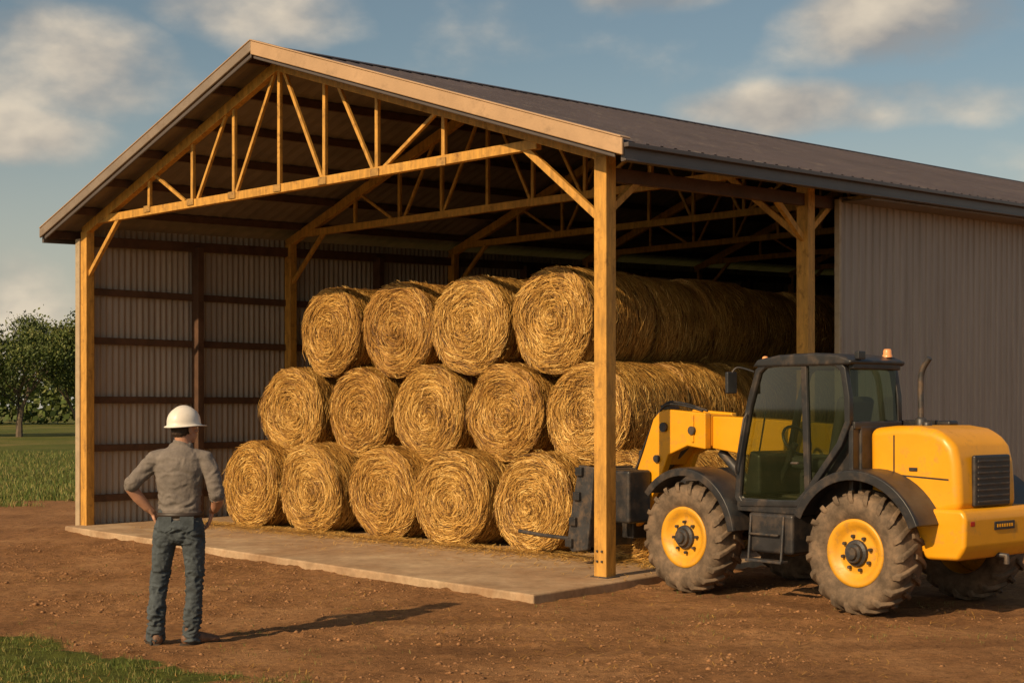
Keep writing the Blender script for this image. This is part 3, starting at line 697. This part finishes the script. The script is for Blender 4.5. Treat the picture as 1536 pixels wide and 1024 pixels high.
class Blob:
    def __init__(s): s.v=[]; s.f=[]
    def tube(s,pts,rad,n=18,ref=(1,0,0)):
        pts=[Vector(p) for p in pts]; rad=[(r,r) if not isinstance(r,tuple) else r for r in rad]
        d0=(pts[0]-pts[1]).normalized(); d1=(pts[-1]-pts[-2]).normalized()
        P=[];Rr=[]
        for q in (.95,.7,.35): P.append(pts[0]+d0*min(rad[0])*q*.9); k_=math.sqrt(1-q*q); Rr.append((rad[0][0]*k_,rad[0][1]*k_))
        P+=pts; Rr+=rad
        for q in (.35,.7,.95): P.append(pts[-1]+d1*min(rad[-1])*q*.9); k_=math.sqrt(1-q*q); Rr.append((rad[-1][0]*k_,rad[-1][1]*k_))
        base=len(s.v)
        for i,p in enumerate(P):
            d=(P[min(i+1,len(P)-1)]-P[max(i-1,0)]).normalized(); x=Vector(ref)-d*d.dot(Vector(ref))
            if x.length<.1: x=Vector((0,1,0))-d*d.y
            x.normalize(); y=d.cross(x)
            for j in range(n): a=2*math.pi*j/n; s.v.append(p+x*math.cos(a)*Rr[i][0]+y*math.sin(a)*Rr[i][1])
        m=len(P)
        for i in range(m-1):
            for j in range(n): s.f.append((base+i*n+j,base+i*n+(j+1)%n,base+(i+1)*n+(j+1)%n,base+(i+1)*n+j))
        s.f.append(tuple(base+j for j in range(n))[::-1]); s.f.append(tuple(base+(m-1)*n+j for j in range(n)))
    def ell(s,c,r,rot=(0,0,0)):
        M=Euler(rot).to_matrix(); c=Vector(c); b=len(s.v); nu,nv=20,12
        for i in range(1,nv):
            th=math.pi*i/nv
            for j in range(nu): ph=2*math.pi*j/nu; s.v.append(c+M@Vector((r[0]*math.sin(th)*math.cos(ph),r[1]*math.sin(th)*math.sin(ph),r[2]*math.cos(th))))
        t=len(s.v); s.v.append(c+M@Vector((0,0,r[2]))); s.v.append(c+M@Vector((0,0,-r[2])))
        for i in range(nv-2):
            for j in range(nu): s.f.append((b+i*nu+j,b+(i+1)*nu+j,b+(i+1)*nu+(j+1)%nu,b+i*nu+(j+1)%nu))
        for j in range(nu): s.f.append((t,b+j,b+(j+1)%nu)); s.f.append((t+1,b+(nv-2)*nu+(j+1)%nu,b+(nv-2)*nu+j))
    def make(s,name,mat,vox=.01,smooth=6,disp=0,dscale=.1,parent=None,wr=None):
        o=mesh_obj(name+'_src',s.v,s.f,None)
        m=o.modifiers.new('r','REMESH'); m.mode='VOXEL'; m.voxel_size=vox; m.use_smooth_shade=True
        if smooth: m=o.modifiers.new('s','SMOOTH'); m.iterations=smooth; m.factor=.5
        dg=bpy.context.evaluated_depsgraph_get(); me=bpy.data.meshes.new_from_object(o.evaluated_get(dg)); bpy.data.objects.remove(o)
        if disp:
            nn=[v.normal.copy() for v in me.vertices]
            for v,n_ in zip(me.vertices,nn):
                c=v.co; q=Vector((c.x/dscale,c.y/dscale,c.z/dscale*1.5)); q2=q+Vector((noise.noise(q*.6),noise.noise(q*.6+Vector((5,5,5))),0))*1.5
                v.co=c+n_*disp*(1-abs(noise.noise(q2))*3.0)*(wr(c) if wr else 1)
        me.name=name; me.polygons.foreach_set('use_smooth',[True]*len(me.polygons)); me.materials.clear(); me.materials.append(mat)
        ob=bpy.data.objects.new(name,me); COL.objects.link(ob); ob.parent=parent or WK; return ob
b=Blob()
b.tube([(.02,.0,1.02),(.018,.0,.95),(.018,-.012,.88),(.018,-.005,.84)],[(.146,.105),(.160,.115),(.166,.126),(.148,.112)],24)
b.tube([(-.070,-.005,.88),(-.100,.0,.72),(-.125,.012,.52),(-.136,.0,.44),(-.150,-.012,.26),(-.158,-.005,.10),(-.158,.0,.06)],[(.090,.108),(.080,.094),(.063,.072),(.060,.066),(.058,.066),(.056,.064),(.060,.074)])
b.tube([(.104,-.005,.88),(.122,.0,.72),(.130,.014,.52),(.128,.0,.44),(.120,-.012,.26),(.108,-.005,.09),(.107,.0,.05)],[(.090,.108),(.080,.094),(.064,.072),(.061,.066),(.058,.066),(.056,.064),(.060,.074)])
b.make('jeans',M_jean,.008,3,.009,.065,wr=lambda c:.6+1.1*(c.z<.3)+.8*(abs(c.z-.48)<.08)+.5*(abs(c.z-.82)<.07))
for x in (-.062,.098):
    v=[];
    for dx,dz in ((-.05,.055),(.05,.055),(.048,-.04),(0,-.062),(-.048,-.04)): v.append((x+dx,-.128-.004+abs(x+dx-.018)*.16,.905+dz))
    v2=[(a,b_-.006,c) for a,b_,c in v]; n=5
    bevel(mesh_obj('back_pocket',v+v2,[(0,1,2,3,4),(9,8,7,6,5)]+[(i,i+5,(i+1)%5+5,(i+1)%5) for i in range(5)],M_jean,WK),.002,1)
b=Blob()
b.tube([(.02,0,.965),(.02,0,1.02),(.02,.0,1.10),(.02,-.005,1.20),(.02,-.01,1.30),(.022,-.008,1.38),(.024,.0,1.43),(.026,.01,1.475)],[(.158,.118),(.151,.112),(.152,.110),(.170,.116),(.186,.118),(.181,.110),(.135,.09),(.068,.066)],26)
b.tube([(-.10,.0,1.385),(-.160,.0,1.370),(-.230,-.02,1.300),(-.300,-.045,1.215),(-.322,-.045,1.190)],[.068,.070,.062,.055,.058])
b.tube([(.14,.0,1.385),(.205,.0,1.370),(.258,-.02,1.285),(.290,-.04,1.165),(.297,-.035,1.12)],[.068,.070,.061,.055,.058])
b.tube([(-.03,.005,1.47),(.026,-.02,1.485),(.085,.005,1.47)],[.032,.036,.032])
b.make('shirt',M_shirt,.008,3,.008,.09,wr=lambda c:.6+.8*(c.z<1.12))
for nm,a,c_ in (('cuff_left',(-.318,-.047,1.205),(-.330,-.030,1.178)),('cuff_right',(.297,-.038,1.128),(.298,-.025,1.098))):
    b=Blob(); b.tube([a,c_],[.057,.055]); b.make(nm,M_shirt,.006,2,.003,.03)
v=[];f=[];n=40
for z,e in ((.985,.0),(.985,.006),(1.02,.006),(1.02,.0)):
    for i in range(n): a=2*math.pi*i/n; v.append((.02+(.163+e)*math.cos(a),(.123+e)*math.sin(a),z-.034))
for j in range(3):
    for i in range(n): f.append((j*n+i,j*n+(i+1)%n,(j+1)*n+(i+1)%n,(j+1)*n+i))
mesh_obj('belt',v,f,M_belt,WK,smooth=True)
def hand(bl,wrist,fdir,pn,thumb,curl=.5):
    w=Vector(wrist); fd=Vector(fdir).normalized(); th=Vector(thumb); th=(th-fd*th.dot(fd)).normalized(); pn=fd.cross(th) if fd.cross(th).dot(Vector(pn))>0 else -fd.cross(th)
    bl.tube([w-fd*.03,w+fd*.02,w+fd*.055,w+fd*.088],[(.026,.020),(.034,.017),(.040,.015),(.040,.013)],16,ref=th)
    for i,(o,Lg) in enumerate(((.030,.068),(.010,.076),(-.011,.070),(-.031,.055))):
        p=w+fd*.085+th*o; d=(fd+th*o*2.2).normalized(); P=[p-d*.02,p]; a=0
        for sN in (.45,.30,.25):
            a+=curl*(.6 if sN==.45 else .8); dd=(d*math.cos(a)+pn*math.sin(a)); p=p+dd*Lg*sN; P.append(p)
        bl.tube(P,[.0095,.0092,.0085,.0078,.0066],10)
    p=w+fd*.025+th*.028; d=(fd*.55+th*.8+pn*.15).normalized()
    bl.tube([p-d*.015,p+d*.025,p+d*.045+fd*.012,p+d*.05+fd*.04],[.015,.0125,.010,.0085],10)
b=Blob()
wl=Vector((-.195,.045,.985)); b.tube([(-.312,-.045,1.215),(-.335,-.03,1.165),(-.285,.0,1.09),(-.225,.03,1.015),wl],[.044,.046,.043,.033,(.027,.023)])
hand(b,wl,(.45,.55,-.75),(.8,-.3,.3),(-.1,-.8,-.3),.45)
b.make('forearm_left',M_skin,.0045,3)
b=Blob(); wr_=Vector((.235,.11,.985)); b.tube([(.297,-.04,1.15),(.302,-.03,1.085),(.29,.02,1.045),(.262,.07,1.005),wr_],[.044,.046,.042,.033,(.027,.023)])
hand(b,wr_,(-.25,.35,-.85),(-.9,-.2,.1),(.15,-.9,-.2),.35)
b.make('forearm_right',M_skin,.0045,3)
HD=empty('head'); HD.parent=WK; HD.location=(.050,.02,1.60); HD.rotation_euler=(math.radians(4),0,math.radians(-42))
b=Blob()
b.ell((0,-.005,.03),(.077,.096,.098)); b.ell((0,.035,-.045),(.056,.060,.070)); b.ell((0,.062,-.088),(.026,.022,.020))
b.ell((0,.094,-.012),(.012,.020,.026),(.35,0,0)); b.ell((0,.108,-.027),(.016,.014,.012))
b.ell((0,.078,.030),(.056,.018,.014)); b.ell((.040,.062,-.025),(.022,.020,.018)); b.ell((-.040,.062,-.025),(.022,.020,.018))
for sx_ in (1,-1): b.ell((.080*sx_,-.005,-.010),(.010,.020,.034),(.15,0,sx_*.3)); b.ell((.084*sx_,-.010,.012),(.009,.018,.015),(0,0,sx_*.3))
b.tube([(0,-.02,-.02),(0,-.022,-.09),(0,-.02,-.15)],[(.058,.062),(.054,.058),(.062,.064)])
b.make('face',M_skin,.0045,3,parent=HD)
b=Blob(); b.ell((0,-.018,.030),(.081,.092,.098)); b.ell((0,-.040,-.022),(.066,.060,.048)); b.make('hair',M_hair,.006,2,.004,.012,parent=HD)
for sx_ in (1,-1):
    b=Blob(); b.ell((.030*sx_,.083,.006),(.0125,.010,.009)); b.make('eye',M_eye,.002,1,parent=HD)
    b=Blob(); b.ell((.030*sx_,.0915,.006),(.005,.003,.005)); b.make('iris',M_iris,.001,0,parent=HD)
b=Blob(); b.ell((0,.090,-.056),(.025,.010,.007)); b.make('mouth',M_lip,.002,1,parent=HD)
v=[];f=[];n=48
for i in range(13):
    th=math.radians(90*i/12); r,z=math.sin(th),math.cos(th)
    for j in range(n):
        a=2*math.pi*j/n
        ridge=.009*math.exp(-((math.cos(a)*r)/.16)**2)*(z>.1)+.004*math.exp(-((abs(math.cos(a)*r)-.45)/.08)**2)*(z>.1)
        v.append((.110*r*math.cos(a),-.004+.130*r*math.sin(a),.036+.128*z**.9+ridge))
def brimring(ex,z):
    for j in range(n):
        a=2*math.pi*j/n; q=max(0,math.sin(a))**2*.038
        v.append(((.110+ex)*math.cos(a),-.004+(.130+ex+q*(ex>0.005))*math.sin(a),z-q*.35))
brimring(.004,.030); brimring(.020,.024); brimring(.022,.018); brimring(.0,.020); brimring(-.006,.046)
m=len(v)//n
for i in range(m-1):
    for j in range(n): f.append((i*n+j,i*n+(j+1)%n,(i+1)*n+(j+1)%n,(i+1)*n+j))
mesh_obj('hard_hat',v,f,M_helm,HD,smooth=True)
for nm,cx,cy,ang_ in (('boot_left',-.160,.0,.5),('boot_right',.108,.0,-.95)):
    e=empty(nm,(cx,cy,-.004),ang_); e.parent=WK; e.scale=(1.08,1.05,1.05)
    b=Blob(); b.tube([(0,-.01,.14),(0,-.01,.10),(0,-.005,.07)],[(.045,.05),(.046,.055),(.044,.058)])
    b.tube([(0,-.045,.055),(0,.02,.06),(0,.09,.052),(0,.155,.042),(0,.185,.038)],[(.038,.042),(.042,.050),(.046,.038),(.045,.030),(.036,.024)],18)
    b.make('upper',M_boot,.006,3,.002,.02,parent=e)
    P=[]; 
    for i in range(28):
        a=2*math.pi*i/28; P.append((.048*math.cos(a)*(1.02 if math.sin(a)>0 else .86),.065+.155*math.sin(a)))
    v=[(x,y,z) for z in (.0,.026) for x,y in P]; f=[tuple(range(28))[::-1],tuple(range(28,56))]+[(i,(i+1)%28,(i+1)%28+28,i+28) for i in range(28)]
    mesh_obj('sole',v,f,M_sole,e)
# ------------------------------------------------------------------ light, sky
az=Vector((-.66,-.75)).normalized(); el=math.radians(31)
sd=Vector((az.x*math.cos(el),az.y*math.cos(el),math.sin(el)))
sun=bpy.data.lights.new('sun','SUN'); sun.energy=5.0; sun.angle=math.radians(.8); sun.color=(1.0,.73,.43)
so=bpy.data.objects.new('sun',sun); COL.objects.link(so); so.rotation_euler=sd.to_track_quat('Z','Y').to_euler()
w=bpy.data.worlds.new('World'); scene.world=w; w.use_nodes=True; t=w.node_tree; N=t.nodes; Lk=t.links.new
bg=N['Background']; bg.inputs[1].default_value=.085
sky=N.new('ShaderNodeTexSky'); sky.sky_type='NISHITA'; sky.sun_disc=False; sky.sun_elevation=el; sky.sun_rotation=math.atan2(az.x,az.y); sky.dust_density=1.8; sky.air_density=1.0
tc=N.new('ShaderNodeTexCoord')
def wm(op,a,b=0.,clamp=False):
    m=N.new('ShaderNodeMath'); m.operation=op; m.use_clamp=clamp
    for i,v in enumerate((a,b)):
        if hasattr(v,'links'): Lk(v,m.inputs[i])
        else: m.inputs[i].default_value=v
    return m.outputs[0]
def wv(op,a,b):
    m=N.new('ShaderNodeVectorMath'); m.operation=op
    for i,v in enumerate((a,b)):
        if hasattr(v,'links'): Lk(v,m.inputs[i])
        else: m.inputs[i].default_value=v
    return m
def wmix(f,a,b,mode='MIX'):
    m=N.new('ShaderNodeMix'); m.data_type='RGBA'; m.blend_type=mode
    for v,i in ((f,0),(a,6),(b,7)):
        if hasattr(v,'links'): Lk(v,m.inputs[i])
        else: m.inputs[i].default_value=v if i==0 else (*v,1)
    return m.outputs[2]
D=tc.outputs['Generated']
def fbm(vec,scale,det=7,rough=.52):
    n=N.new('ShaderNodeTexNoise'); n.inputs['Scale'].default_value=scale; n.inputs['Detail'].default_value=det; n.inputs['Roughness'].default_value=rough; Lk(vec,n.inputs['Vector']); return n.outputs['Fac']
stv=wv('MULTIPLY',D,(1,1,1.7)).outputs[0]
n1=fbm(stv,6.5); off=wv('ADD',stv,(-.018,-.01,.038)).outputs[0]; n2=fbm(off,6.5,5)
def smooth_(v,a,b):
    m=N.new('ShaderNodeMapRange'); m.interpolation_type='SMOOTHSTEP'; Lk(v,m.inputs[0]); m.inputs[1].default_value=a; m.inputs[2].default_value=b; return m.outputs[0]
tot=None
for A,Eh,wa,ha in ((-17.4,12.6,5.2,2.3),(-19.5,10.2,4.5,1.3),(-10.0,15.1,4.0,1.7),(5.8,15.9,3.2,1.1),(15.0,14.2,4.6,1.9),(14.0,11.3,6.5,1.1),(-20.5,3.8,3.6,2.6),(-60,20,12,5),(50,18,14,5),(-140,25,18,7),(150,24,16,6)):
    a=math.radians(A); e=math.radians(Eh); c=Vector((math.sin(a)*math.cos(e),math.cos(a)*math.cos(e),math.sin(e)))
    rt=Vector((math.cos(a),-math.sin(a),0)); up=rt.cross(c)
    df=wv('SUBTRACT',D,tuple(c)).outputs[0]
    x=wm('DIVIDE',wv('DOT_PRODUCT',df,tuple(rt)).outputs['Value'],math.radians(wa)); y=wm('DIVIDE',wv('DOT_PRODUCT',df,tuple(up)).outputs['Value'],math.radians(ha)); z=wm('DIVIDE',wv('DOT_PRODUCT',df,tuple(c)).outputs['Value'],.3)
    r2=wm('ADD',wm('ADD',wm('MULTIPLY',x,x),wm('MULTIPLY',y,y)),wm('MULTIPLY',z,z))
    m=wm('SUBTRACT',1.0,smooth_(r2,0,2.0))
    tot=m if tot is None else wm('MAXIMUM',tot,m)
dens=wm('ADD',n1,wm('MULTIPLY',tot,.33))
cloud=smooth_(dens,.57,.88)
shade=wm('ADD',wm('MULTIPLY',wm('SUBTRACT',n1,n2),4.0),.52,True)
ccol=wmix(shade,(3.7,3.5,3.35),(8.8,7.5,5.8))
sep=N.new('ShaderNodeSeparateXYZ'); Lk(D,sep.inputs[0])
haze=wm('SUBTRACT',1.0,smooth_(sep.outputs[2],-.02,.24))
base=wmix(1.0,sky.outputs[0],(1.06,1.02,.86),'MULTIPLY')
base=wmix(wm('MULTIPLY',haze,.75),base,(7.0,6.4,5.3))
Lk(wmix(wm('MULTIPLY',cloud,.92),base,ccol),bg.inputs[0])
# ------------------------------------------------------------------ camera
cam=bpy.data.cameras.new('camera'); co=bpy.data.objects.new('camera',cam); COL.objects.link(co); scene.camera=co
co.location=(0,0,1.76); co.rotation_euler=(math.radians(90),0,0); cam.sensor_width=36; cam.lens=51.56; cam.shift_y=.0638; cam.clip_end=4000; cam.clip_start=.1
scene.view_settings.view_transform='Standard'; scene.view_settings.look='None'; scene.view_settings.exposure=0
